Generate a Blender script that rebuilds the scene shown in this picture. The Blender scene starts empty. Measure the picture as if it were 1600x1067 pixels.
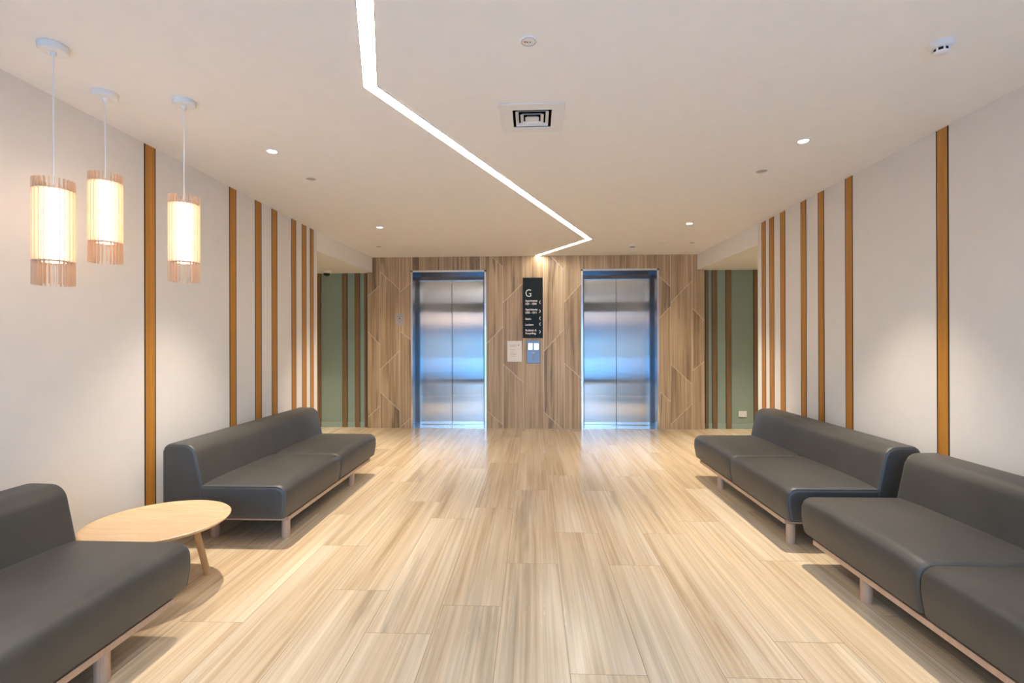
import bpy, bmesh, math, random
from mathutils import Vector, Matrix
random.seed(7)
PI = math.pi
C = bpy.context.scene.collection
sc = bpy.context.scene

# ------------------------------------------------------------------ camera, world, exposure
cd = bpy.data.cameras.new('camera'); cam = bpy.data.objects.new('camera', cd); C.objects.link(cam)
cd.sensor_width = 36.0; cd.lens = 36.0 * 770.0 / 1600.0; cd.clip_start = 0.05; cd.clip_end = 200
yaw, pitch, roll = math.radians(2.41), math.radians(0.08), math.radians(-0.16)
cam.matrix_world = (Matrix.Translation((0, 0, 1.4)) @ Matrix.Rotation(yaw, 4, 'Z') @
                    Matrix.Rotation(PI/2 + pitch, 4, 'X') @ Matrix.Rotation(roll, 4, 'Z'))
sc.camera = cam
sc.view_settings.view_transform = 'Standard'; sc.view_settings.look = 'None'
sc.view_settings.exposure = 1.14; sc.view_settings.gamma = 1.0
sc.view_settings.use_curve_mapping = False
sc.cycles.diffuse_bounces = 8; sc.cycles.max_bounces = 12

W = bpy.data.worlds.new('dusk_sky'); sc.world = W; W.use_nodes = True
wn, wl = W.node_tree.nodes, W.node_tree.links
tc = wn.new('ShaderNodeTexCoord'); sx = wn.new('ShaderNodeSeparateXYZ'); rp = wn.new('ShaderNodeValToRGB')
wl.new(tc.outputs['Generated'], sx.inputs[0])
mr = wn.new('ShaderNodeMapRange'); mr.inputs['From Min'].default_value = -0.2; mr.inputs['From Max'].default_value = 0.6
wl.new(sx.outputs['Z'], mr.inputs['Value']); wl.new(mr.outputs[0], rp.inputs[0])
el = rp.color_ramp.elements
def zpos(z): return (z + 0.2) / 0.8
el[0].position = zpos(-0.2); el[0].color = (0.10, 0.22, 0.34, 1)
el[1].position = zpos(0.6); el[1].color = (0.28, 0.86, 1.9, 1)
for z, c in ((0.0, (0.20, 0.42, 0.70, 1)), (0.022, (0.10, 0.21, 0.42, 1)), (0.032, (0.16, 0.22, 0.36, 1)),
             (0.046, (0.58, 0.46, 0.47, 1)), (0.070, (0.42, 0.46, 0.56, 1)), (0.085, (1.4, 2.0, 2.8, 1)), (0.13, (1.1, 1.7, 2.5, 1)), (0.20, (0.60, 1.2, 2.1, 1))):
    e = el.new(zpos(z)); e.color = c
bg = wn['Background']; wl.new(rp.outputs[0], bg.inputs['Color']); bg.inputs['Strength'].default_value = 1.6

# light levels of the lamps in the place
LED_POWER, SPOT_POWER, PENDANT_POWER = 15.0, 140.0, 3.0
WARM = (1.0, 0.86, 0.69)

# ------------------------------------------------------------------ materials
def new_mat(name):
    m = bpy.data.materials.new(name); m.use_nodes = True
    return m, m.node_tree.nodes, m.node_tree.links, m.node_tree.nodes['Principled BSDF']
def mix_rgb(n, l, fac, a, b, mode='MIX'):
    x = n.new('ShaderNodeMix'); x.data_type = 'RGBA'; x.blend_type = mode
    for sock, v in ((x.inputs[0], fac), (x.inputs[6], a), (x.inputs[7], b)):
        if hasattr(v, 'is_output'): l.new(v, sock)
        else: sock.default_value = v if not isinstance(v, tuple) else (v + (1,) if len(v) == 3 else v)
    return x.outputs[2]
def ramp(n, l, src, stops):
    r = n.new('ShaderNodeValToRGB'); l.new(src, r.inputs[0]); e = r.color_ramp.elements
    e[0].position, e[0].color = stops[0][0], stops[0][1] + (1,)
    e[1].position, e[1].color = stops[-1][0], stops[-1][1] + (1,)
    for p, c in stops[1:-1]:
        q = e.new(p); q.color = c + (1,)
    return r.outputs[0]
def noise(n, l, vec, scale, detail=4, rough=0.55, dist=0.0):
    t = n.new('ShaderNodeTexNoise'); t.inputs['Scale'].default_value = scale
    t.inputs['Detail'].default_value = detail; t.inputs['Roughness'].default_value = rough
    t.inputs['Distortion'].default_value = dist
    l.new(vec, t.inputs['Vector']); return t.outputs['Fac']
def mapping(n, l, vec, scale):
    m = n.new('ShaderNodeMapping'); m.inputs['Scale'].default_value = scale; l.new(vec, m.inputs['Vector']); return m.outputs[0]
def bump(n, l, h, strength, dist, bsdf):
    b = n.new('ShaderNodeBump'); b.inputs['Strength'].default_value = strength; b.inputs['Distance'].default_value = dist
    l.new(h, b.inputs['Height']); l.new(b.outputs[0], bsdf.inputs['Normal'])
def plain(name, col, rough=0.5, metal=0.0, grain=0.0, spec=0.5, k0=0.012):
    m, n, l, b = new_mat(name)
    b.inputs['Roughness'].default_value = rough; b.inputs['Metallic'].default_value = metal
    b.inputs['Specular IOR Level'].default_value = spec
    t = n.new('ShaderNodeTexCoord')
    f = noise(n, l, t.outputs['Object'], 9.0, 3)
    k = k0 + grain
    c = ramp(n, l, f, [(0.3, tuple(v * (1 - k) for v in col)), (0.7, tuple(min(1, v * (1 + k)) for v in col))])
    l.new(c, b.inputs['Base Color']); return m
def glow(name, col, strength):
    m, n, l, b = new_mat(name)
    b.inputs['Base Color'].default_value = (0.8, 0.8, 0.8, 1)
    b.inputs['Emission Color'].default_value = col + (1,); b.inputs['Emission Strength'].default_value = strength
    return m

def travertine(name, scale, stops, dark, fleck, rough, tone, veinmix=0.75, vt=0.60, lo=(0.70, 0.67, 0.64)):
    """banded stone; bands run along the axis whose scale is smallest; 'rnd' shifts each slab's pattern"""
    m, n, l, b = new_mat(name)
    t = n.new('ShaderNodeTexCoord'); at = n.new('ShaderNodeAttribute'); at.attribute_name = 'rnd'
    sc_ = n.new('ShaderNodeVectorMath'); sc_.operation = 'SCALE'; sc_.inputs['Scale'].default_value = 37.0
    l.new(at.outputs['Color'], sc_.inputs[0])
    ad = n.new('ShaderNodeVectorMath'); ad.operation = 'ADD'
    l.new(t.outputs['Object'], ad.inputs[0]); l.new(sc_.outputs[0], ad.inputs[1])
    v = ad.outputs[0]
    wide = noise(n, l, mapping(n, l, v, scale), 1.0, 5, 0.6, 0.25)
    lo_s = min(scale)
    fine = noise(n, l, mapping(n, l, v, tuple(s * (6.5 if s > lo_s else 1.3) for s in scale)), 1.0, 5, 0.65, 0.1)
    base = ramp(n, l, wide, stops)
    lin = ramp(n, l, fine, [(0.32, lo), (0.52, (1, 1, 1)), (0.70, (1.18, 1.17, 1.14))])
    col = mix_rgb(n, l, 0.9, base, lin, 'MULTIPLY')
    vein = noise(n, l, mapping(n, l, v, tuple(s * 0.55 for s in scale)), 1.0, 6, 0.55, 0.35)
    vm = ramp(n, l, vein, [(vt, (0, 0, 0)), (vt + 0.05, (1, 1, 1)), (vt + 0.08, (0.5, 0.5, 0.5)), (vt + 0.13, (0, 0, 0))])
    vs = n.new('ShaderNodeMath'); vs.operation = 'MULTIPLY'; vs.inputs[1].default_value = veinmix; l.new(vm, vs.inputs[0])
    col = mix_rgb(n, l, vs.outputs[0], col, dark)
    pit = noise(n, l, mapping(n, l, v, tuple(s * 14 if s == lo_s else s * 9 for s in scale)), 1.0, 3, 0.7)
    pm = ramp(n, l, pit, [(0.64, (0, 0, 0)), (0.72, (1, 1, 1))])
    ps = n.new('ShaderNodeMath'); ps.operation = 'MULTIPLY'; ps.inputs[1].default_value = 0.45; l.new(pm, ps.inputs[0])
    col = mix_rgb(n, l, ps.outputs[0], col, fleck)
    tn = n.new('ShaderNodeMapRange'); tn.inputs['To Min'].default_value = 1 - tone; tn.inputs['To Max'].default_value = 1 + tone
    l.new(at.outputs['Fac'], tn.inputs['Value'])
    g = n.new('ShaderNodeVectorMath'); g.operation = 'SCALE'; l.new(col, g.inputs[0]); l.new(tn.outputs[0], g.inputs['Scale'])
    l.new(g.outputs[0], b.inputs['Base Color']); b.inputs['Roughness'].default_value = rough
    bump(n, l, fine, 0.03, 0.002, b)
    return m

def wood(name, a, b_, scale, rough=0.45, ring=1.0):
    m, n, l, b = new_mat(name)
    t = n.new('ShaderNodeTexCoord')
    f = noise(n, l, mapping(n, l, t.outputs['Object'], scale), 1.0, 5, 0.6, 0.4)
    g = noise(n, l, mapping(n, l, t.outputs['Object'], tuple(s * 6 for s in scale)), 1.0, 3, 0.6)
    c = ramp(n, l, f, [(0.3, a), (0.7, b_)])
    s = ramp(n, l, g, [(0.3, (0.86, 0.86, 0.86)), (0.65, (1.05, 1.05, 1.05))])
    l.new(mix_rgb(n, l, 0.7 * ring, c, s, 'MULTIPLY'), b.inputs['Base Color'])
    b.inputs['Roughness'].default_value = rough
    return m

def leather():
    m, n, l, b = new_mat('charcoal_leather')
    t = n.new('ShaderNodeTexCoord')
    f = noise(n, l, t.outputs['Object'], 3.5, 4, 0.6)
    c = ramp(n, l, f, [(0.3, (0.047, 0.046, 0.044)), (0.7, (0.063, 0.062, 0.059))])
    l.new(c, b.inputs['Base Color']); b.inputs['Roughness'].default_value = 0.47
    b.inputs['Specular IOR Level'].default_value = 0.6
    v = n.new('ShaderNodeTexVoronoi'); v.inputs['Scale'].default_value = 320; l.new(t.outputs['Object'], v.inputs['Vector'])
    bump(n, l, v.outputs['Distance'], 0.12, 0.001, b)
    return m

def brushed(name, col, rough, wav, aniso=0.0):
    m, n, l, b = new_mat(name)
    t = n.new('ShaderNodeTexCoord')
    b.inputs['Base Color'].default_value = col + (1,); b.inputs['Metallic'].default_value = 1.0
    b.inputs['Roughness'].default_value = rough
    if aniso:
        g0 = n.new('ShaderNodeBsdfAnisotropic'); g0.distribution = 'GGX'
        g0.inputs['Color'].default_value = col + (1,); g0.inputs['Roughness'].default_value = rough; g0.inputs['Anisotropy'].default_value = -aniso
        n.remove(b); b = g0; l.new(b.outputs[0], n['Material Output'].inputs['Surface'])
        tv = n.new('ShaderNodeCombineXYZ'); tv.inputs[0].default_value = 1.0; l.new(tv.outputs[0], b.inputs['Tangent'])
    g = noise(n, l, mapping(n, l, t.outputs['Object'], (900, 900, 3)), 1.0, 2)
    w = noise(n, l, mapping(n, l, t.outputs['Object'], (2.2, 1.0, 5.0)), 1.0, 2)
    b1 = n.new('ShaderNodeBump'); b1.inputs['Strength'].default_value = 0.10; b1.inputs['Distance'].default_value = 0.0006
    l.new(g, b1.inputs['Height'])
    b2 = n.new('ShaderNodeBump'); b2.inputs['Strength'].default_value = wav; b2.inputs['Distance'].default_value = 0.01
    l.new(w, b2.inputs['Height']); l.new(b1.outputs[0], b2.inputs['Normal']); l.new(b2.outputs[0], b.inputs['Normal'])
    return m

def thin_glass():
    m, n, l, b = new_mat('clear_glass')
    n.remove(b)
    tr = n.new('ShaderNodeBsdfTransparent'); tr.inputs[0].default_value = (0.94, 0.97, 0.97, 1)
    gl = n.new('ShaderNodeBsdfGlossy'); gl.inputs['Roughness'].default_value = 0.01
    fr = n.new('ShaderNodeFresnel'); fr.inputs[0].default_value = 1.45
    mx = n.new('ShaderNodeMixShader'); l.new(fr.outputs[0], mx.inputs[0]); l.new(tr.outputs[0], mx.inputs[1]); l.new(gl.outputs[0], mx.inputs[2])
    l.new(mx.outputs[0], n['Material Output'].inputs['Surface'])
    return m

FLOOR_M = travertine('travertine_floor', (7.0, 0.42, 1.0),
                     [(0.26, (0.50, 0.365, 0.225)), (0.42, (0.645, 0.50, 0.33)), (0.55, (0.70, 0.57, 0.40)), (0.72, (0.77, 0.66, 0.50))],
                     (0.27, 0.225, 0.165), (0.82, 0.75, 0.61), 0.215, 0.06, 0.36, 0.61, (0.77, 0.74, 0.70))
STONE_M = travertine('travertine_wall', (7.5, 1.0, 0.40),
                     [(0.30, (0.24, 0.155, 0.08)), (0.42, (0.44, 0.31, 0.18)), (0.55, (0.55, 0.395, 0.235)), (0.70, (0.65, 0.495, 0.32))],
                     (0.15, 0.10, 0.055), (0.66, 0.54, 0.38), 0.38, 0.06, 0.85, 0.555, (0.58, 0.52, 0.46))
GROUT_M = plain('pale_grout', (0.78, 0.68, 0.53), 0.7)
JOINT_M = plain('floor_joint', (0.20, 0.145, 0.09), 0.7)
WALL_M = plain('white_wall_paint', (0.77, 0.745, 0.71), 0.6, spec=0.3)
CEIL_M = plain('white_ceiling_paint', (0.86, 0.84, 0.80), 0.75, spec=0.2)
GREEN_M = plain('sage_green_paint', (0.285, 0.37, 0.30), 0.5)
GREEN2_M = plain('light_sage_paint', (0.34, 0.44, 0.37), 0.5)
DARKGAP_M = plain('black_shadow_gap', (0.012, 0.010, 0.009), 0.8)
TEAK_M = wood('teak_batten', (0.42, 0.170, 0.024), (0.56, 0.255, 0.042), (22, 22, 0.9), 0.45)
DARK_BATTEN_M = wood('dark_brown_batten', (0.20, 0.115, 0.05), (0.29, 0.175, 0.08), (22, 22, 0.9), 0.5)  # darker brown wood than the side wall battens, for the corridors
OAK_M = wood('light_oak', (0.62, 0.42, 0.235), (0.74, 0.535, 0.33), (4, 30, 30), 0.4)
OAKLEG_M = wood('oak_leg', (0.52, 0.30, 0.13), (0.62, 0.38, 0.18), (40, 40, 2), 0.45)
ASH_M = wood('pale_ash', (0.52, 0.35, 0.25), (0.60, 0.43, 0.31), (40, 40, 2), 0.5)
VENEER_M = wood('birch_veneer', (0.72, 0.48, 0.31), (0.80, 0.57, 0.40), (60, 60, 3), 0.5)
LEATHER_M = leather()
PIPING_M = plain('charcoal_piping', (0.075, 0.078, 0.082), 0.4)
STEEL_M = brushed('brushed_steel_leaf', (0.60, 0.63, 0.66), 0.13, 0.02, 0.86)
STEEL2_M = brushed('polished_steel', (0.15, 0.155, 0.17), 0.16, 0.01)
CHROME_M = brushed('bright_steel_edge', (0.80, 0.81, 0.82), 0.22, 0.0)
WHITEPL_M = plain('white_plastic', (0.80, 0.79, 0.77), 0.4)
GREYPL_M = plain('grey_plastic', (0.30, 0.28, 0.26), 0.5)
BLACK_M = plain('black_gloss', (0.008, 0.012, 0.012), 0.35, spec=0.2)
LETTER_M = plain('white_lettering', (0.86, 0.86, 0.84), 0.5)
INK_M = plain('faint_grey_ink', (0.36, 0.36, 0.37), 0.8)
PAPER_M = plain('white_paper', (0.82, 0.79, 0.75), 0.7)
RED_M = plain('red_bulb', (0.75, 0.18, 0.12), 0.3)
GLASS_M = thin_glass()
FRAME_M = plain('dark_window_metal', (0.035, 0.05, 0.06), 0.4)
PAVE_M = plain('pale_pavement', (0.60, 0.60, 0.60), 0.7, grain=0.1)
LED_M = glow('led_diffuser', (1.0, 0.91, 0.78), LED_POWER)
LAMP_M = glow('downlight_lens', (1.0, 0.92, 0.80), 14.0)
DIM_M = glow('shaded_downlight_lens', (1.0, 0.88, 0.72), 0.12)
OPAL_M = glow('opal_diffuser', (1.0, 0.86, 0.70), PENDANT_POWER)
SCREEN_M = glow('lit_screen', (0.86, 0.92, 1.0), 1.1)

# ------------------------------------------------------------------ mesh helpers
class MB:
    def __init__(s): s.v = []; s.f = []; s.r = []; s.mi = []; s.rnd = (0.5, 0.5, 0.5)
    def add(s, verts, faces, mi=0):
        o = len(s.v); s.v += [tuple(p) for p in verts]; s.r += [s.rnd] * len(verts)
        s.f += [tuple(i + o for i in f) for f in faces]; s.mi += [mi] * len(faces); return s
    def box(s, x0, x1, y0, y1, z0, z1, mi=0):
        return s.add([(x0,y0,z0),(x1,y0,z0),(x1,y1,z0),(x0,y1,z0),(x0,y0,z1),(x1,y0,z1),(x1,y1,z1),(x0,y1,z1)],
                     [(0,3,2,1),(4,5,6,7),(0,1,5,4),(1,2,6,5),(2,3,7,6),(3,0,4,7)], mi)
    def prism(s, poly, dirv, mi=0):
        """extrude polygon (list of 3-D points) by dirv"""
        n = len(poly); d = Vector(dirv)
        vs = [Vector(p) for p in poly]; vs = vs + [p + d for p in vs]
        fs = [tuple(range(n)), tuple(range(2*n - 1, n - 1, -1))] + [(i, i + n, (i + 1) % n + n, (i + 1) % n) for i in range(n)]
        return s.add(vs, fs, mi)
    def lathe(s, prof, seg=32, cx=0, cy=0, cz=0, mi=0):
        """profile of (radius, z) turned about the vertical axis"""
        vs = []; fs = []; m = len(prof)
        for k in range(seg):
            a = 2*PI*k/seg
            vs += [(cx + r*math.cos(a), cy + r*math.sin(a), cz + z) for r, z in prof]
        for k in range(seg):
            q = (k + 1) % seg
            fs += [(k*m + i, q*m + i, q*m + i + 1, k*m + i + 1) for i in range(m - 1)]
        cl = prof[0] == prof[-1]
        if prof[0][0] > 1e-6 and not cl: fs.append(tuple(k*m for k in range(seg))[::-1])
        if prof[-1][0] > 1e-6 and not cl: fs.append(tuple(k*m + m - 1 for k in range(seg)))
        return s.add(vs, fs, mi)
    def tube(s, pts, r, seg=8, closed=False, mi=0):
        n = len(pts); P = [Vector(p) for p in pts]; vs = []; fs = []
        rr = r if isinstance(r, (list, tuple)) else [r]*n
        for i, p in enumerate(P):
            t = (P[(i + 1) % n] - P[i - 1]) if closed else (P[min(i + 1, n - 1)] - P[max(i - 1, 0)])
            t.normalize(); u = t.cross(Vector((0, 0, 1)) if abs(t.z) < 0.9 else Vector((1, 0, 0))).normalized(); w = t.cross(u)
            vs += [p + (u*math.cos(2*PI*k/seg) + w*math.sin(2*PI*k/seg))*rr[i] for k in range(seg)]
        for i in range(n if closed else n - 1):
            j = (i + 1) % n
            fs += [(i*seg + k, i*seg + (k + 1) % seg, j*seg + (k + 1) % seg, j*seg + k) for k in range(seg)]
        if not closed: fs += [tuple(range(seg))[::-1], tuple((n - 1)*seg + k for k in range(seg))]
        return s.add(vs, fs, mi)
    def build(s, name, mats, parent=None, smooth=0, bevel=0, bseg=2):
        me = bpy.data.meshes.new(name); me.from_pydata(s.v, [], s.f)
        for m in (mats if isinstance(mats, (list, tuple)) else [mats]): me.materials.append(m)
        for p, i in zip(me.polygons, s.mi): p.material_index = i
        ca = me.attributes.new('rnd', 'FLOAT_COLOR', 'POINT')
        for i, c in enumerate(s.r): ca.data[i].color = c + (1,)
        bm = bmesh.new(); bm.from_mesh(me)
        if smooth: bmesh.ops.remove_doubles(bm, verts=bm.verts, dist=1e-6)
        bmesh.ops.recalc_face_normals(bm, faces=bm.faces)
        if bevel:
            ed = [e for e in bm.edges if len(e.link_faces) == 2 and e.calc_face_angle(0) > 0.6]
            bmesh.ops.bevel(bm, geom=ed, offset=bevel, segments=bseg, affect='EDGES', profile=0.5)
        if smooth:
            lim = math.radians(smooth)
            for f in bm.faces: f.smooth = True
            for e in bm.edges:
                if len(e.link_faces) == 2 and e.calc_face_angle(0) > lim: e.smooth = False
        bm.to_mesh(me); bm.free()
        o = bpy.data.objects.new(name, me); C.objects.link(o)
        if parent: o.parent = parent
        return o

def tag(o, label, cat, group=None):
    o['label'] = label; o['category'] = cat
    if group: o['group'] = group
    return o
def thing(name, label, cat, loc=(0, 0, 0), group=None):
    o = bpy.data.objects.new(name, None); C.objects.link(o); o.location = loc; o.empty_display_size = 0.1
    return tag(o, label, cat, group)
def struct(o):
    o['kind'] = 'structure'; return o
def dup(root, loc, label, group=None, rotz=0.0):
    r = root.copy(); C.objects.link(r); r.location = loc; r.rotation_euler = (0, 0, rotz); r['label'] = label
    if group: r['group'] = group
    for ch in list(root.children):
        c = ch.copy(); C.objects.link(c); c.parent = r
        for g in list(ch.children):
            d = g.copy(); C.objects.link(d); d.parent = c
    return r
def bx(name, mat, dims, parent=None, bevel=0):
    return MB().box(*dims).build(name, mat, parent, bevel=bevel)

# ------------------------------------------------------------------ dimensions of the room
XL, XR = -2.695, 2.681            # side walls
H = 2.793                         # ceiling
YB = 7.96                         # stone wall
YG = 8.06                         # green corridor walls
YF = -0.90                        # glazed front behind the camera
YEL, YER = 6.06, 5.99             # ends of the side walls
HS = 2.55                         # corridor ceiling
XO = 5.6                          # ends of the corridors

# ------------------------------------------------------------------ floor: travertine planks
def build_floor():
    m = MB()
    m.box(-XO, XO, YF - 0.1, YG + 0.35, -0.06, -0.0015, 1)
    Wp, Lp, x0 = 0.322, 1.55, -0.168
    known = {0: 3.12, 1: 3.64, 2: 3.12, 3: 3.64, 4: 2.35, -1: 2.61, -2: 2.35, -3: 2.75, -4: 3.35}
    g = 0.0011
    k0 = int(-XO/Wp) - 1; k1 = int(XO/Wp) + 1
    for k in range(k0, k1 + 1):
        xa, xb = max(-XO, x0 + k*Wp), min(XO, x0 + (k + 1)*Wp)
        if xb - xa < 0.02: continue
        off = known.get(k, random.random()*Lp)
        y = off - Lp*8
        while y < YG + 0.3:
            ya, yb = max(YF - 0.1, y), min(YG + 0.35, y + Lp)
            if yb - ya > 0.01:
                m.rnd = (random.random(), random.random(), random.random())
                m.add([(xa + g, ya + g, 0), (xb - g, ya + g, 0), (xb - g, yb - g, 0), (xa + g, yb - g, 0)], [(0, 1, 2, 3)])
            y += Lp
    return struct(m.build('floor', [FLOOR_M, JOINT_M]))
build_floor()

# ------------------------------------------------------------------ ceiling with a hole for the air diffuser
VX0, VX1, VY0, VY1 = -0.122, 0.122, 2.944, 3.188
m = MB()
def cq(x0, x1, y0, y1): m.add([(x0, y0, H), (x1, y0, H), (x1, y1, H), (x0, y1, H)], [(0, 3, 2, 1)])
cq(XL - 0.2, VX0, YF - 0.1, YG); cq(VX1, XR + 0.2, YF - 0.1, YG); cq(VX0, VX1, YF - 0.1, VY0); cq(VX0, VX1, VY1, YG)
m.box(XL - 0.2, XR + 0.2, YF - 0.1, YG + 0.4, H + 0.25, H + 0.3)
struct(m.build('ceiling', CEIL_M))
for side, xa, xb, ye in (('left', -XO, -2.62, YEL), ('right', 2.62, XO, YER)):
    s = 1 if side == 'right' else -1; w0 = XR if s > 0 else -XL
    plan = [(s*w0, ye), (s*2.62, YB), (s*2.62, YG + 0.1), (s*XO, YG + 0.1), (s*XO, ye)]
    struct(MB().prism([(x, y, HS) for x, y in plan], (0, 0, H + 0.02 - HS)).build('ceiling_' + side, CEIL_M))

# ------------------------------------------------------------------ side walls, corridor walls, front
struct(bx('wall_left', WALL_M, (XL - 0.16, XL, YF, YEL, -0.02, H + 0.2)))
struct(bx('wall_right', WALL_M, (XR, XR + 0.16, YF, YER, -0.02, H + 0.2)))
for side, s, ye in (('left', -1, YEL), ('right', 1, YER)):
    xw = abs(XL if s < 0 else XR)
    a = sorted((s*(xw + 0.16), s*XO))
    struct(bx('wall_corridor_' + side, WALL_M, (a[0], a[1], ye - 0.15, ye, -0.02, HS + 0.05)))
    b = sorted((s*XO, s*(XO + 0.1)))
    struct(bx('wall_end_' + side, GREEN_M, (b[0], b[1], ye - 0.1, YG + 0.1, -0.02, HS + 0.05)))
    c = sorted((s*2.715, s*(XO + 0.1)))
    struct(bx('wall_green_' + side, GREEN_M, (c[0], c[1], YG, YG + 0.12, -0.02, HS + 0.05)))
    struct(bx('baseboard_' + side, GREEN2_M, (c[0] if s < 0 else 2.735, -2.71 if s < 0 else c[1], YG - 0.008, YG + 0.01, 0.0, 0.085)))

# glazed shopfront behind the camera
struct(bx('wall_front', FRAME_M, (XL - 0.16, XR + 0.16, YF - 0.12, YF, 2.46, H + 0.2)))
gw = MB(); n_bay = 4
xs = [XL + (XR - XL)*i/n_bay for i in range(n_bay + 1)]
for x in xs: gw.box(x - 0.03, x + 0.03, YF - 0.10, YF - 0.02, 0, 2.47)
gw.box(XL, XR, YF - 0.10, YF - 0.02, 0, 0.09)
wf = struct(gw.build('window_1', FRAME_M))
for i in range(n_bay):
    bx('window_pane', GLASS_M, (xs[i] + 0.03, xs[i + 1] - 0.03, YF - 0.065, YF - 0.055, 0.09, 2.46), wf)
struct(bx('pavement', PAVE_M, (-14, 14, YF - 26, YF - 0.1, -0.08, -0.005)))

# ------------------------------------------------------------------ stone wall of slabs with slanted joints
def clip(poly, p, d, keep):
    """part of the polygon on one side of the line through p along d (keep = +1 left of d)"""
    def sd(q): return keep*((q[0] - p[0])*(-d[1]) + (q[1] - p[1])*d[0])
    out = []
    for i in range(len(poly)):
        a, b = poly[i], poly[(i + 1) % len(poly)]; sa, sb = sd(a), sd(b)
        if sa >= 0: out.append(a)
        if (sa > 0 > sb) or (sa < 0 < sb):
            t = sa/(sa - sb); out.append((a[0] + (b[0] - a[0])*t, a[1] + (b[1] - a[1])*t))
    return out
def inset(poly, w):
    q = list(poly); n = len(poly)
    area = sum(poly[i][0]*poly[(i + 1) % n][1] - poly[(i + 1) % n][0]*poly[i][1] for i in range(n))
    sgn = 1 if area > 0 else -1
    for i in range(n):
        a, b = poly[i], poly[(i + 1) % n]; dx, dz = b[0] - a[0], b[1] - a[1]; L = math.hypot(dx, dz)
        if L < 1e-6: continue
        dx, dz = dx/L, dz/L
        q = clip(q, (a[0] - dz*w*sgn, a[1] + dx*w*sgn), (dx, dz), sgn)
        if len(q) < 3: return []
    return q
DOORS = ((-1.962, -0.772), (0.800, 1.992)); DZ = 2.55
cols = [
 (-2.701, -2.495, 0, H, [(-2.67,2.187,-2.511,2.316), (-2.688,1.569,-2.503,1.374), (-2.691,0.187,-2.526,0.334)]),
 (-2.495, -2.168, 0, H, [(-2.479,2.552,-2.173,2.267), (-2.496,0.953,-2.186,1.254), (-2.497,0.595,-2.188,0.303)]),
 (-2.168, DOORS[0][0], 0, H, [(-2.162,2.226,-1.961,2.385), (-2.143,1.567,-1.99,1.446), (-2.168,0.011,-1.993,0.168)]),
 (DOORS[0][1], -0.48, 0, H, [(-0.741,1.386,-0.491,1.634), (-0.642,2.77,-0.507,2.644), (-0.753,0.297,-0.493,0.07)]),
 (-0.48, -0.153, 0, H, [(-0.447,2.068,-0.166,2.346), (-0.429,1.002,-0.16,0.754)]),
 (-0.153, 0.178, 0, H, []),
 (0.178, 0.505, 0, H, [(0.391,2.682,0.499,2.573), (0.184,0.269,0.476,-0.008), (0.202,1.275,0.496,1.599)]),
 (0.505, DOORS[1][0], 0, H, [(0.528,2.062,0.791,2.354), (0.51,1.058,0.786,0.811)]),
 (DOORS[1][1], 2.2, 0, H, [(2.026,2.441,2.187,2.287), (2.039,1.797,2.186,1.95), (2.021,0.612,2.187,0.449)]),
 (2.2, 2.53, 0, H, [(2.212,2.037,2.525,2.361), (2.199,1.041,2.52,0.735), (2.206,0.092,2.529,0.409)]),
 (2.53, 2.727, 0, H, [(2.544,1.931,2.72,1.737), (2.54,0.939,2.711,1.071)]),
]
for d in DOORS:
    js = [d[0]] + [x for x in (-1.84, -1.51, -1.18, -0.85, 0.83, 1.158, 1.485, 1.81) if d[0] + 0.05 < x < d[1] - 0.05] + [d[1]]
    for a, b in zip(js, js[1:]): cols.append((a, b, DZ, H, []))
m = MB()
m.box(-2.701, DOORS[0][0], YB + 0.002, YG, 0, H, 1); m.box(DOORS[0][1], DOORS[1][0], YB + 0.002, YG, 0, H, 1)
m.box(DOORS[1][1], 2.727, YB + 0.002, YG, 0, H, 1)
for d in DOORS: m.box(d[0], d[1], YB + 0.002, YG, DZ, H, 1)
for x0, x1, z0, z1, dg in cols:
    parts = [[(x0, z0), (x1, z0), (x1, z1), (x0, z1)]]
    for xa, za, xb, zb in dg:
        nxt = []
        for p in parts:
            for keep in (1, -1):
                q = clip(p, (xa, za), (xb - xa, zb - za), keep)
                if len(q) > 2: nxt.append(q)
        parts = nxt
    for p in parts:
        q = inset(p, 0.0032)
        if len(q) < 3: continue
        m.rnd = (random.random(), random.random(), random.random())
        m.add([(x, YB, z) for x, z in q], [tuple(range(len(q)))])
m.rnd = (0.3, 0.6, 0.2)
m.box(-2.7015, -2.700, YB, YG, 0, H); m.box(2.726, 2.7275, YB, YG, 0, H)
struct(m.build('wall_back', [STONE_M, GROUT_M]))

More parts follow.
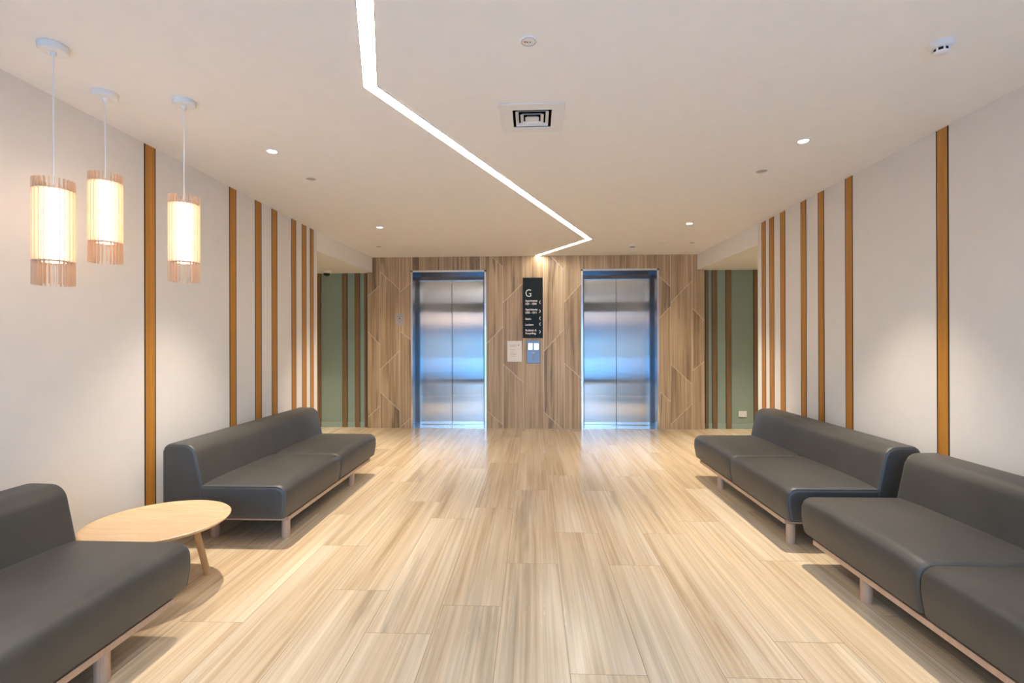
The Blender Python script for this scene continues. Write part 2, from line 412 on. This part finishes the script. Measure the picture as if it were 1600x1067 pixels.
# ------------------------------------------------------------------ lift doors
def lift_door(name, x0, x1, label):
    root = struct(tag(bpy.data.objects.new(name, None), label, 'elevator door')); C.objects.link(root)
    cx = (x0 + x1)/2; root.location = (cx, YB, 0); hw = (x1 - x0)/2; D = 0.34
    a = MB()
    for s in (-1, 1): a.box(*sorted((s*(hw - 0.008), s*(hw + 0.022))), -0.012, 0.02, 0, DZ + 0.02)
    a.box(-hw - 0.022, hw + 0.022, -0.012, 0.02, DZ - 0.008, DZ + 0.022)
    a.build('architrave', CHROME_M, root)
    for s in (-1, 1):
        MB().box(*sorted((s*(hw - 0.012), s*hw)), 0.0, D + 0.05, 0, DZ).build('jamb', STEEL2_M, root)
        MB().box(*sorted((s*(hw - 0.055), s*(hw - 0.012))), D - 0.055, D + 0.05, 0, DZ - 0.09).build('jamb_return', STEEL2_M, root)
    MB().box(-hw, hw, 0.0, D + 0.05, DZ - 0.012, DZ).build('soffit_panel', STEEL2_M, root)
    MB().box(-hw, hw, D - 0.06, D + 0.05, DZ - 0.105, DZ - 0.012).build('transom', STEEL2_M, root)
    MB().box(-hw, hw, 0.0, D + 0.07, -0.02, 0.006).box(-hw, hw, D - 0.02, D - 0.012, 0.0, 0.012).build('sill', CHROME_M, root)
    for s in (-1, 1):
        xa, xb = sorted((s*0.0025, s*(hw - 0.014)))
        MB().box(xa, xb, D, D + 0.04, 0.014, DZ - 0.10).build('door_leaf', STEEL_M, root, bevel=0.003)
    return root
lift_door('door_1', *DOORS[0], 'brushed steel lift doors left of the black directory sign')
lift_door('door_2', *DOORS[1], 'brushed steel lift doors right of the black directory sign')
struct(bx('wall_shaft', DARKGAP_M, (-2.71, 2.72, YB + 0.42, YB + 0.46, 0, H)))

# ------------------------------------------------------------------ timber battens let into the walls
tn = [0]
def batten(x_in, y0, y1, z1, axis):
    """axis 'x': on a side wall facing +-x (x_in = wall face, sign by side); axis 'y': on the green wall"""
    tn[0] += 1
    w, g = MB(), MB()
    if axis == 'x':
        s = 1 if x_in < 0 else -1
        e = 0.010
        w.box(*sorted((x_in - s*0.01, x_in + s*0.0016)), y0 + e, y1 - e, 0.0, z1)
        g.box(*sorted((x_in - s*0.01, x_in + s*0.0008)), y0, y1, 0.0, z1)
    else:
        e = 0.006
        w.box(y0 + e, y1 - e, YG - 0.014, YG, 0.0, z1); g.box(y0, y1, YG - 0.0095, YG, 0.0, z1)
    o = struct(w.build('trim_%d' % tn[0], TEAK_M if axis == 'x' else DARK_BATTEN_M)); g.build('shadow_gap', DARKGAP_M, o)
for a, b in ((3.311,3.416),(4.272,4.377),(4.677,4.795),(4.982,5.098),(5.401,5.513),(5.653,5.768),(5.861,5.960)):
    batten(XL, a, b, H - 0.003, 'x')
for a, b in ((3.289,3.389),(4.243,4.345),(4.647,4.748),(4.943,5.047),(5.347,5.455),(5.589,5.700),(5.785,5.888)):
    batten(XR, a, b, H - 0.003, 'x')
for a, b in ((-3.62,-3.515),(-3.156,-3.07),(-2.945,-2.86),(-2.785,-2.738),(2.772,2.822),(2.88,2.962),(3.098,3.186),(3.535,3.62)):
    batten(0, a, b, HS, 'y')

# ------------------------------------------------------------------ sofas
def round_poly(pts, seg=6):
    """pts: (x, z, radius) -> list of (x, z) with rounded corners"""
    out = []; n = len(pts)
    for i in range(n):
        p = Vector(pts[i][:2]); a = Vector(pts[i - 1][:2]) - p; b = Vector(pts[(i + 1) % n][:2]) - p; r = pts[i][2]
        if r <= 0: out.append(tuple(p)); continue
        a.normalize(); b.normalize(); ang = a.angle(b); t = r/math.tan(ang/2)
        c = p + (a + b).normalized()*(r/math.sin(ang/2)); s = p + a*t - c; e = p + b*t - c
        a0 = math.atan2(s.y, s.x); a1 = math.atan2(e.y, e.x); d = (a1 - a0 + PI) % (2*PI) - PI
        out += [(c.x + r*math.cos(a0 + d*k/seg), c.y + r*math.sin(a0 + d*k/seg)) for k in range(seg + 1)]
    return out
def subdivide(poly, mx=0.05):
    out = []
    for i in range(len(poly)):
        a, b = poly[i], poly[(i + 1) % len(poly)]; k = max(1, int(math.hypot(b[0] - a[0], b[1] - a[1])/mx))
        out += [(a[0] + (b[0] - a[0])*j/k, a[1] + (b[1] - a[1])*j/k) for j in range(k)]
    return out
def shrink(poly, d):
    xs_ = [p[0] for p in poly]; zs_ = [p[1] for p in poly]
    cx, cz = (min(xs_) + max(xs_))/2, (min(zs_) + max(zs_))/2; hx, hz = (max(xs_) - min(xs_))/2, (max(zs_) - min(zs_))/2
    return [(cx + (x - cx)*(1 - d/hx), cz + (z - cz)*(1 - d/hz)) for x, z in poly]
def cushion(poly, y0, y1, r, crown, s):
    """padded block: rounded outline lofted along y, softly rounded at both ends; s mirrors it across x"""
    m = MB(); n = len(poly); L = y1 - y0; rings = []
    ts = [r*(1 - math.cos(PI/2*k/5)) for k in range(6)]
    ys = [(y0 + t, r*(1 - math.sqrt(max(0, 1 - (1 - t/r)**2)))) for t in ts]
    ys += [(y0 + r + (L - 2*r)*k/10, 0.0) for k in range(1, 10)] + [(y0 + y1 - y, i) for y, i in ys[::-1]]
    zt = max(p[1] for p in poly); zb = min(p[1] for p in poly)
    for y, ins in ys:
        q = shrink(poly, ins); u = (y - (y0 + y1)/2)/(L/2); c = crown*(1 - u**4)
        rings.append([(s*x, y, z + c*max(0.0, (z - zb)/(zt - zb))) for x, z in q])
    vs = [p for ring in rings for p in ring]; fs = []
    for j in range(len(rings) - 1):
        fs += [(j*n + i, j*n + (i + 1) % n, (j + 1)*n + (i + 1) % n, (j + 1)*n + i) for i in range(n)]
    fs += [tuple(range(n))[::-1], tuple((len(rings) - 1)*n + i for i in range(n))]
    return m.add(vs, fs)
SEAT = subdivide(round_poly([(0.262, 0.19, 0.01), (0.853, 0.19, 0.014), (0.872, 0.30, 0.25), (0.868, 0.418, 0.065), (0.262, 0.42, 0.01)]))
BACK = subdivide(round_poly([(0.0, 0.19, 0.01), (0.285, 0.19, 0.01), (0.283, 0.42, 0.12), (0.222, 0.70, 0.085), (0.0, 0.705, 0.055)]))
def make_sofa(s, L, leg_y, label, loc):
    """local origin: foot of the back at the near end; s = +1 faces +x, -1 faces -x"""
    root = thing('sofa', label, 'sofa', loc, 'lounge sofas')
    half = L*0.5
    for k, (a, b) in enumerate(((0.0, half), (half, L))):
        se = cushion(SEAT, a, b, 0.028, 0.012, s).build('seat_cushion', LEATHER_M, root, smooth=70)
        if k == 0: bk = cushion(BACK, 0.0, L, 0.024, 0.0, s).build('backrest', LEATHER_M, root, smooth=70)
        ye = a + 0.009 if k == 0 else b - 0.009
        for q, par in ((SEAT, se), (BACK, bk)):
            MB().tube([(s*x, ye, z) for x, z in shrink(q, 0.007)], 0.0045, 6, True).build('piping', PIPING_M, par, smooth=80)
    MB().tube([(s*x, half, z) for x, z in shrink(BACK, 0.0008)], 0.0022, 6, True).build('seam', LEATHER_M, bk, smooth=80)
    f = MB(); y0, y1 = 0.13, L - 0.06
    for xa, xb in ((0.785, 0.825), (0.06, 0.10)): f.box(*sorted((s*xa, s*xb)), y0, y1, 0.138, 0.167)
    for ya in (y0, (y0 + y1)/2, y1 - 0.04): f.box(*sorted((s*0.10, s*0.785)), ya, ya + 0.04, 0.138, 0.167)
    f.box(*sorted((s*0.05, s*0.80)), y0 + 0.01, y1 - 0.01, 0.167, 0.192, 1)
    f.build('frame', [ASH_M, DARKGAP_M], root)
    for y in leg_y:
        for x in (0.775, 0.25):
            MB().lathe([(0.027, 0.0), (0.029, 0.004), (0.029, 0.139)], 20, s*x, y, 0).build('leg', ASH_M, root, smooth=50)
    return root
make_sofa(1, 1.95, (0.19, 1.475), 'charcoal leather two-seat sofa between the round oak table and the left corridor', (-2.56, 3.30, 0))
make_sofa(1, 1.93, (0.45, 1.525), 'charcoal leather sofa in the left foreground, in front of the round oak table', (-2.56, 0.443, 0))
make_sofa(-1, 1.91, (0.146, 1.42), 'charcoal leather two-seat sofa on the right, farther one near the right corridor', (2.562, 3.36, 0))
make_sofa(-1, 1.91, (0.30, 1.437), 'charcoal leather sofa in the right foreground, nearest on the right wall', (2.562, 1.29, 0))

# ------------------------------------------------------------------ round table
def make_table():
    t = thing('coffee_table', 'round light oak coffee table with raised rim between the two left sofas', 'table', (-2.149, 2.746, 0))
    R, h = 0.3615, 0.385
    MB().lathe([(0.0, h - 0.034), (R - 0.05, h - 0.034), (R - 0.012, h - 0.020), (R - 0.001, h - 0.009), (R, h - 0.004),
                (R - 0.004, h - 0.0005), (R - 0.010, h), (R - 0.024, h - 0.002), (R - 0.034, h - 0.008), (R - 0.042, h - 0.0095), (0.0, h - 0.0095)],
               72).build('tabletop', OAK_M, t, smooth=50)
    for k in range(3):
        a = math.radians(43.3 + 120*k); c, s = math.cos(a), math.sin(a); m = MB(); n = 12
        rings = []
        for z, rad, wt, wr in ((0.0, 0.240, 0.036, 0.030), (0.006, 0.238, 0.040, 0.034), (h - 0.03, 0.165, 0.052, 0.040)):
            ring = []
            for j in range(n):
                b = 2*PI*(j + 0.5)/n; u, v = math.cos(b), math.sin(b)
                q = (abs(u)**5 + abs(v)**5)**(-0.2)
                du, dv = u*q*wr/2, v*q*wt/2
                ring.append(((rad + du)*c - dv*s, (rad + du)*s + dv*c, z))
            rings.append(ring)
        fs = [(r*n + j, r*n + (j + 1) % n, (r + 1)*n + (j + 1) % n, (r + 1)*n + j) for r in range(2) for j in range(n)]
        fs += [tuple(range(n))[::-1], tuple(2*n + j for j in range(n))]
        m.add([p for r in rings for p in r], fs).build('leg', OAKLEG_M, t, smooth=40)
make_table()

# ------------------------------------------------------------------ pendant lamps
FIN = MB().box(0.0625, 0.0785, -0.0011, 0.0011, 0.0, 0.49)
def make_pendant(x, y, zb, label):
    t = thing('pendant_lamp', label, 'lamp', (x, y, H), 'slatted pendant lamps')
    zl = zb - H; zt = zl + 0.49
    MB().lathe([(0.0, -0.032), (0.052, -0.032), (0.058, -0.026), (0.060, -0.004), (0.058, 0.0), (0.0, 0.0)], 40).build('canopy', WHITEPL_M, t, smooth=40)
    MB().lathe([(0.0, -0.052), (0.007, -0.052), (0.012, -0.046), (0.013, -0.031)], 16).build('cord_grip', WHITEPL_M, t, smooth=40)
    MB().lathe([(0.0032, zt - 0.045), (0.0032, -0.048)], 10).build('cord', WHITEPL_M, t, smooth=60)
    MB().lathe([(0.0, zl + 0.112), (0.055, zl + 0.112), (0.0555, zl + 0.116), (0.0555, zl + 0.436), (0.055, zl + 0.440), (0.0, zl + 0.440)], 40).build('diffuser', OPAL_M, t, smooth=40)
    for zr in (0.107, 0.440):
        MB().lathe([(0.048, zl + zr), (0.0765, zl + zr), (0.0765, zl + zr + 0.005), (0.048, zl + zr + 0.005), (0.048, zl + zr)], 48).build('ring', VENEER_M, t, smooth=40)
    MB().lathe([(0.0, zt - 0.052), (0.018, zt - 0.052), (0.018, zt - 0.03), (0.006, zt - 0.022), (0.0, zt - 0.022)], 20).build('lamp_holder', WHITEPL_M, t, smooth=40)
    f0 = FIN.build('fin', VENEER_M, t); f0.location = (0, 0, zl)
    N = 25
    for k in range(1, N):
        f = f0.copy(); C.objects.link(f); f.rotation_euler = (0, 0, 2*PI*k/N)
    return t
make_pendant(-2.235, 2.21, 1.672, 'slatted wooden pendant lamp hung lowest, leftmost, nearest the camera')
make_pendant(-2.370, 2.64, 1.848, 'slatted wooden pendant lamp hung highest, the middle of the three')
make_pendant(-2.000, 2.75, 1.752, 'slatted wooden pendant lamp on the right of the three, beside the first batten')

# ------------------------------------------------------------------ zigzag light line in the ceiling
def zigzag():
    t = thing('linear_light', 'white zigzag LED light line set into the ceiling', 'ceiling light', (0, 0, H))
    P = [Vector(p) for p in ((0.14, -0.75), (-0.878, 2.640), (0.765, 6.705), (0.070, 7.945))]
    def side(w):
        out = []
        for i, p in enumerate(P):
            if i == 0: d = (P[1] - P[0]).normalized(); out.append(p + Vector((-d.y, d.x))*w); continue
            if i == len(P) - 1: d = (P[-1] - P[-2]).normalized(); out.append(p + Vector((-d.y, d.x))*w); continue
            d0 = (P[i] - P[i - 1]).normalized(); d1 = (P[i + 1] - P[i]).normalized()
            n0 = Vector((-d0.y, d0.x)); n1 = Vector((-d1.y, d1.x)); b = (n0 + n1).normalized()
            out.append(p + b*(w/b.dot(n0)))
        return out
    def strip(wa, wb, z0, z1):
        A, B = side(wa), side(wb); m = MB(); n = len(P)
        vs = [(p.x, p.y, z0) for p in A] + [(p.x, p.y, z0) for p in B] + [(p.x, p.y, z1) for p in A] + [(p.x, p.y, z1) for p in B]
        fs = []
        for i in range(n - 1):
            fs += [(i, i + 1, n + i + 1, n + i), (2*n + i, 3*n + i, 3*n + i + 1, 2*n + i + 1), (i, 2*n + i, 2*n + i + 1, i + 1), (n + i, n + i + 1, 3*n + i + 1, 3*n + i)]
        fs += [(0, n, 3*n, 2*n), (n - 1, 3*n - 1, 4*n - 1, 2*n - 1)]
        return m.add(vs, fs)
    strip(-0.034, 0.034, -0.003, -0.0006).build('light_diffuser', LED_M, t)
    strip(-0.038, -0.034, -0.005, -0.0006).build('edge_profile', GREYPL_M, t); strip(0.034, 0.038, -0.005, -0.0006).build('edge_profile', GREYPL_M, t)
zigzag()

# ------------------------------------------------------------------ ceiling fittings
def make_downlight(x, y, label, power):
    t = thing('downlight', label, 'ceiling light', (x, y, H), 'lit round downlights')
    MB().lathe([(0.032, -0.001), (0.034, -0.005), (0.043, -0.004), (0.046, 0.0)], 32).build('bezel', WHITEPL_M, t, smooth=40)
    MB().lathe([(0.0, -0.0025), (0.032, -0.0025), (0.033, 0.0)], 28).build('lens', LAMP_M, t)
    ld = bpy.data.lights.new('downlight_beam', 'SPOT'); ld.energy = power; ld.color = WARM
    ld.spot_size = math.radians(72); ld.spot_blend = 1.0; ld.shadow_soft_size = 0.03
    lo = bpy.data.objects.new('downlight_beam', ld); C.objects.link(lo); lo.parent = t; lo.location = (0, 0, -0.02)
    return t
make_downlight(-1.888, 3.502, 'small lit downlight beside the pendants, nearer one on the left', SPOT_POWER)
make_downlight(1.881, 3.503, 'small lit downlight above the right sofas, nearer one on the right', SPOT_POWER)
make_downlight(-1.845, 5.880, 'small lit downlight above the left sofa far end, farther one on the left', SPOT_POWER)
make_downlight(1.846, 5.885, 'small lit downlight near the right corridor, farther one on the right', SPOT_POWER)
make_downlight(-1.870, 1.120, 'small added downlight above the left foreground sofa, out of view', SPOT_POWER*0.8)  # this pair is added out of view, continuing the downlight rows
make_downlight(1.870, 1.120, 'small added downlight above the right foreground sofa, out of view', SPOT_POWER*0.8)
for x_, w_l in ((-1.87, 'left'), (0.95, 'middle'), (1.87, 'right')):  # unseen extra lamps, added to brighten the floor near the entrance
    make_downlight(x_, -0.35, 'small unseen downlight added behind the camera by the glazed entrance, %s one' % w_l, SPOT_POWER*0.8)

def make_fitting(x, y, r, mat, label, power=0.0):
    t = thing('recessed_fitting', label, 'ceiling fitting', (x, y, H), 'unlit round ceiling fittings')
    MB().lathe([(r*0.74, -0.001), (r*0.78, -0.005), (r*0.95, -0.004), (r, 0.0)], 36).build('bezel', WHITEPL_M, t, smooth=40)
    MB().lathe([(0.0, -0.002), (r*0.74, -0.002), (r*0.75, 0.0)], 32).build('cover', mat, t)
    if power:
        ld = bpy.data.lights.new('shaded_beam', 'SPOT'); ld.energy = power; ld.color = WARM
        ld.spot_size = math.radians(100); ld.spot_blend = 0.8; ld.shadow_soft_size = 0.03
        lo = bpy.data.objects.new('shaded_beam', ld); C.objects.link(lo); lo.parent = t; lo.location = (0, 0, -0.02)
    return t
TAUPE_M = plain('taupe_cover', (0.46, 0.42, 0.35), 0.6)
make_fitting(-1.876, 4.106, 0.050, TAUPE_M, 'unlit round ceiling fitting behind the nearer left downlight')
make_fitting(1.872, 4.105, 0.056, TAUPE_M, 'unlit round ceiling fitting behind the nearer right downlight')
make_fitting(-2.224, 7.055, 0.048, GREYPL_M, 'small dark round ceiling fitting at the far left by the corridor', 22.0)
make_fitting(2.240, 7.028, 0.048, GREYPL_M, 'small dark round ceiling fitting at the far right by the corridor', 22.0)
make_fitting(-1.836, 7.077, 0.085, WHITEPL_M, 'wide white round ceiling plate above the left lift')
make_fitting(1.836, 7.050, 0.055, WHITEPL_M, 'small white round ceiling plate above the right lift')

# detector with a red dot
t = thing('ceiling_sensor', 'flush round ceiling sensor with a red dot near the top centre', 'sensor', (-0.015, 2.279, H))
MB().lathe([(0.0, -0.004), (0.033, -0.004), (0.034, -0.0055), (0.041, -0.004), (0.043, 0.0)], 40).build('body', WHITEPL_M, t, smooth=30)
MB().lathe([(0.0315, -0.0055), (0.033, -0.0055), (0.033, -0.0035), (0.0315, -0.0035), (0.0315, -0.0055)], 40).build('groove', GREYPL_M, t)
MB().lathe([(0.0, -0.0055), (0.006, -0.0055), (0.006, -0.003)], 16, -0.017, 0.0).build('indicator', RED_M, t)
for x in (-0.006, 0.007): MB().lathe([(0.0, -0.0055), (0.0035, -0.0055), (0.0035, -0.003)], 12, x, 0.002).build('slot', FRAME_M, t)

def make_detector(x, y, r, label):
    t = thing('smoke_detector', label, 'smoke detector', (x, y, H), 'ceiling smoke detectors')
    MB().lathe([(0.0, -0.018), (r*0.90, -0.018), (r*0.97, -0.014), (r, 0.0), (0.0, 0.0)], 40).build('base', WHITEPL_M, t, smooth=35)
    MB().lathe([(0.0, -0.026), (r*0.60, -0.026), (r*0.80, -0.022), (r*0.84, -0.016)], 40).build('housing', WHITEPL_M, t, smooth=35)
    MB().lathe([(0.0, -0.040), (r*0.52, -0.040), (r*0.54, -0.026)], 32).build('sensing_chamber', DARKGAP_M, t, smooth=35)
    cp = MB().lathe([(0.0, -0.049), (r*0.42, -0.049), (r*0.58, -0.045), (r*0.60, -0.040), (0.0, -0.040)], 36)
    for k in range(7):
        a = 2*PI*k/7; cp.tube([(r*0.57*math.cos(a), r*0.57*math.sin(a), -0.044), (r*0.57*math.cos(a), r*0.57*math.sin(a), -0.022)], 0.004, 6)
    cp.build('cap', WHITEPL_M, t, smooth=35)
    return t
make_detector(1.915, 2.390, 0.052, 'white smoke detector on the ceiling at the upper right')
make_detector(1.438, 7.166, 0.062, 'white domed smoke detector on the ceiling above the right lift')

# square air diffuser
t = thing('air_vent', 'square white ceiling air diffuser with nested louvres beside the light line', 'vent', (0, 3.066, H))
f = MB()
for a, b, z in ((0.195, 0.118, -0.006),):
    for x0, x1, y0, y1 in ((-a, a, -a, -b), (-a, a, b, a), (-a, -b, -b, b), (b, a, -b, b)): f.box(x0, x1, y0, y1, z, -0.0005)
f.build('frame', WHITEPL_M, t, bevel=0.0015)
b = MB()
b.add([(-.119,-.119,.16),(.119,-.119,.16),(.119,.119,.16),(-.119,.119,.16),(-.1215,-.1215,-.001),(.1215,-.1215,-.001),(.1215,.1215,-.001),(-.1215,.1215,-.001)],
      [(0,1,2,3),(0,4,5,1),(1,5,6,2),(2,6,7,3),(3,7,4,0)])
b.build('duct', DARKGAP_M, t)
for lo_, hi_, z0, z1 in ((0.101, 0.085, -0.006, 0.008), (0.071, 0.055, -0.010, 0.004), (0.042, 0.029, -0.014, -0.001)):
    q = MB(); e = 0.0025
    def sq(h, z): return [(-h, -h, z), (h, -h, z), (h, h, z), (-h, h, z)]
    q.add(sq(lo_, z0) + sq(hi_, z1) + sq(lo_ - e, z0) + sq(hi_ - e, z1),
          [(i, (i+1) % 4, 4 + (i+1) % 4, 4 + i) for i in range(4)] + [(8 + i, 12 + i, 12 + (i+1) % 4, 8 + (i+1) % 4) for i in range(4)] +
          [(i, 8 + i, 8 + (i+1) % 4, (i+1) % 4) for i in range(4)] + [(4 + i, 4 + (i+1) % 4, 12 + (i+1) % 4, 12 + i) for i in range(4)])
    q.build('louvre', WHITEPL_M, t)
MB().box(-0.031, 0.031, -0.031, 0.031, -0.009, -0.005).build('centre_plate', WHITEPL_M, t, bevel=0.0015)
t2 = None

make_cd = [(-3.45, 7.0, 'hidden downlight added to light the left corridor'), (3.45, 7.0, 'hidden downlight added to light the right corridor')]  # added lamps, hidden by the side walls, that brighten the green walls
for x, y, lb in make_cd:
    d_ = make_downlight(x, y, lb, 105.0); d_.location.z = HS
# dome camera in the left corridor
t = thing('dome_camera', 'white based black dome security camera on the left corridor ceiling', 'camera', (-3.31, 7.80, HS))
MB().lathe([(0.0, -0.035), (0.070, -0.035), (0.082, -0.028), (0.085, 0.0), (0.0, 0.0)], 36).build('base', WHITEPL_M, t, smooth=35)
MB().lathe([(0.0, -0.078), (0.020, -0.076), (0.038, -0.066), (0.049, -0.050), (0.052, -0.034)], 32).build('dome', BLACK_M, t, smooth=60)

# ------------------------------------------------------------------ things on the walls
def text_mesh(body, size, name, mat, parent, loc, bold=0.0, extrude=0.001):
    cu = bpy.data.curves.new('lettering', 'FONT'); cu.body = body; cu.size = size; cu.extrude = extrude; cu.offset = bold
    o = bpy.data.objects.new('tmp', cu); C.objects.link(o)
    dg = bpy.context.evaluated_depsgraph_get(); me = bpy.data.meshes.new_from_object(o.evaluated_get(dg))
    bpy.data.objects.remove(o); bpy.data.curves.remove(cu)
    me.name = name; me.materials.clear(); me.materials.append(mat)
    w = max((v.co.x for v in me.vertices), default=0)
    r = bpy.data.objects.new(name, me); C.objects.link(r); r.parent = parent; r.location = loc; r.rotation_euler = (PI/2, 0, 0)
    return r, w
def zpx(y): return 2.439 - (y - 434.0)*0.01035
def xpx(x): return -0.156 + (x - 817.0)*0.01026
sg = thing('directory_sign', 'tall black directory sign headed G with white lettering between the lifts', 'sign', (0.003, YB, 1.466))
MB().box(-0.159, 0.159, -0.014, -0.001, 0, 0.973).build('panel', BLACK_M, sg, bevel=0.0015)
def put(body, x, y_base, cap, width=None, bold=0.0):
    o, w = text_mesh(body, cap/0.69, 'lettering', LETTER_M, sg, (xpx(x) - 0.003, -0.0152, zpx(y_base) - 1.466), bold)
    if width and w > 0: o.scale = (width/w, 1, 1)
put('G', 820.4, 463.8, 0.120, 0.098, -0.0015)
for body, yb, wd in (('Apartments', 471.4, 0.195), ('G01 - G04', 476.2, 0.180), ('Apartments', 485.0, 0.195), ('G05 - G11', 489.9, 0.180),
                     ('Stairs', 499.6, 0.092), ('Lockers', 508.6, 0.130), ('Rubbish &', 517.4, 0.180), ('Recycling', 522.0, 0.168)):
    put(body, 820.7, yb, 0.031, wd, 0.0009)
for y, s in ((472.3, -1), (486.2, 1), (497.4, -1), (506.4, -1), (518.3, 1)):
    cx, cz = xpx(843.6) - 0.003, zpx(y) - 1.466
    a, hgt, w = 0.010, 0.026, 0.0075
    m = MB()
    tip = (cx + s*a, cz)
    for q in (1, -1):
        e = (cx - s*a, cz + q*hgt)
        d = Vector((e[0] - tip[0], e[1] - tip[1])).normalized(); nn = Vector((-d.y, d.x))*w/2
        pts = [(tip[0] + nn.x, tip[1] + nn.y), (e[0] + nn.x, e[1] + nn.y), (e[0] - nn.x, e[1] - nn.y), (tip[0] - nn.x, tip[1] - nn.y)]
        m.prism([(p[0], -0.0162, p[1]) for p in pts], (0, 0.002, 0))
    m.build('arrow', LETTER_M, sg)

nt = thing('notice', 'white paper notice on the stone wall left of the lift call panel', 'notice', (-0.294, YB, 1.085))
MB().box(-0.118, 0.118, -0.004, -0.001, 0, 0.336).build('sheet', PAPER_M, nt)
ln = MB()
for i, (x0, x1, z) in enumerate(((-.070, .030, .268), (-.070, .035, .254), (-.070, .022, .240), (-.070, .012, .190), (-.070, -.015, .152), (-.070, .035, .128), (-.070, .028, .108), (-.070, .010, .084))):
    x = x0
    while x < x1:
        w = 0.008 + 0.014*random.random(); ln.box(x, min(x + w, x1), -0.0050, -0.0042, z, z + 0.0055); x += w + 0.005
ln.build('printed_lines', INK_M, nt)
MB().lathe([(0.0, 0), (0.012, 0), (0.012, 0.0008)], 20).build('emblem', INK_M, nt).matrix_local = Matrix.Translation((0.066, -0.0042, 0.268)) @ Matrix.Rotation(PI/2, 4, 'X')

cp = thing('call_panel', 'steel lift call panel with two lit screens below the directory sign', 'control panel', (0.009, YB, 1.058))
MB().box(-0.105, 0.105, -0.020, -0.001, 0, 0.368).build('faceplate', plain('blue_grey_steel', (0.20, 0.26, 0.34), 0.35, 0.6), cp, bevel=0.006)
for x in (-0.048, 0.048):
    MB().box(x - 0.034, x + 0.034, -0.0225, -0.0195, 0.222, 0.322).build('screen', SCREEN_M, cp, bevel=0.002)
MB().box(-0.090, 0.090, -0.0215, -0.0195, 0.196, 0.200).build('divider', GREYPL_M, cp)
for z, s in ((0.135, 1), (0.078, -1)):
    b = MB().lathe([(0.0, 0.0), (0.017, 0.0), (0.019, -0.003), (0.019, -0.004)], 24)
    o = b.build('button', GREYPL_M, cp, smooth=40); o.matrix_local = Matrix.Translation((0, -0.0245, z)) @ Matrix.Rotation(-PI/2, 4, 'X')
    MB().prism([(-0.009, -0.0262, z - s*0.007), (0.009, -0.0262, z - s*0.007), (0.0, -0.0262, z + s*0.009)], (0, 0.002, 0)).build('arrow', LETTER_M, cp)
MB().box(-0.020, 0.020, -0.0215, -0.0195, 0.166, 0.172).build('indicator_slot', LETTER_M, cp)

ks = thing('key_switch', 'small steel key switch plate on the stone left of the left lift', 'switch plate', (-2.171, YB, 1.682))
MB().box(-0.068, 0.068, -0.006, -0.001, 0, 0.198).build('plate', plain('satin_steel', (0.50, 0.45, 0.43), 0.45, 0.35), ks, bevel=0.002)
MB().box(-0.048, 0.048, -0.0075, -0.0055, 0.138, 0.146).build('slot_line', GREYPL_M, ks)
o = MB().lathe([(0.0, 0.0), (0.010, 0.0), (0.010, 0.003)], 20).build('keyhole', BLACK_M, ks); o.matrix_local = Matrix.Translation((0, -0.0085, 0.112)) @ Matrix.Rotation(-PI/2, 4, 'X')
w_ = MB()
for x0, x1 in ((-0.046, -0.012), (0.008, 0.040)): w_.box(x0, x1, -0.0072, -0.0055, 0.080, 0.088)
for x0, x1, z in ((-0.044, -0.025, 0.054), (-0.010, 0.012, 0.050), (-0.050, -0.030, 0.014), (0.020, 0.044, 0.018)): w_.box(x0, x1, -0.0068, -0.0055, z, z + 0.006)
w_.build('engraving', GREYPL_M, ks)

po = thing('wall_outlet', 'white double power outlet low on the right green corridor wall', 'outlet', (3.361, YG, 0.190))
MB().box(-0.062, 0.062, -0.012, -0.001, 0, 0.094).build('plate', WHITEPL_M, po, bevel=0.003)
for x in (-0.032, 0.032):
    MB().box(x - 0.009, x + 0.009, -0.0150, -0.0115, 0.060, 0.078).build('rocker', WHITEPL_M, po, bevel=0.001)
    so = MB()
    for dx in (-0.007, 0.004): so.box(x + dx, x + dx + 0.003, -0.0126, -0.0118, 0.030, 0.042)
    so.box(x - 0.0015, x + 0.0015, -0.0126, -0.0118, 0.016, 0.026); so.build('socket', GREYPL_M, po)
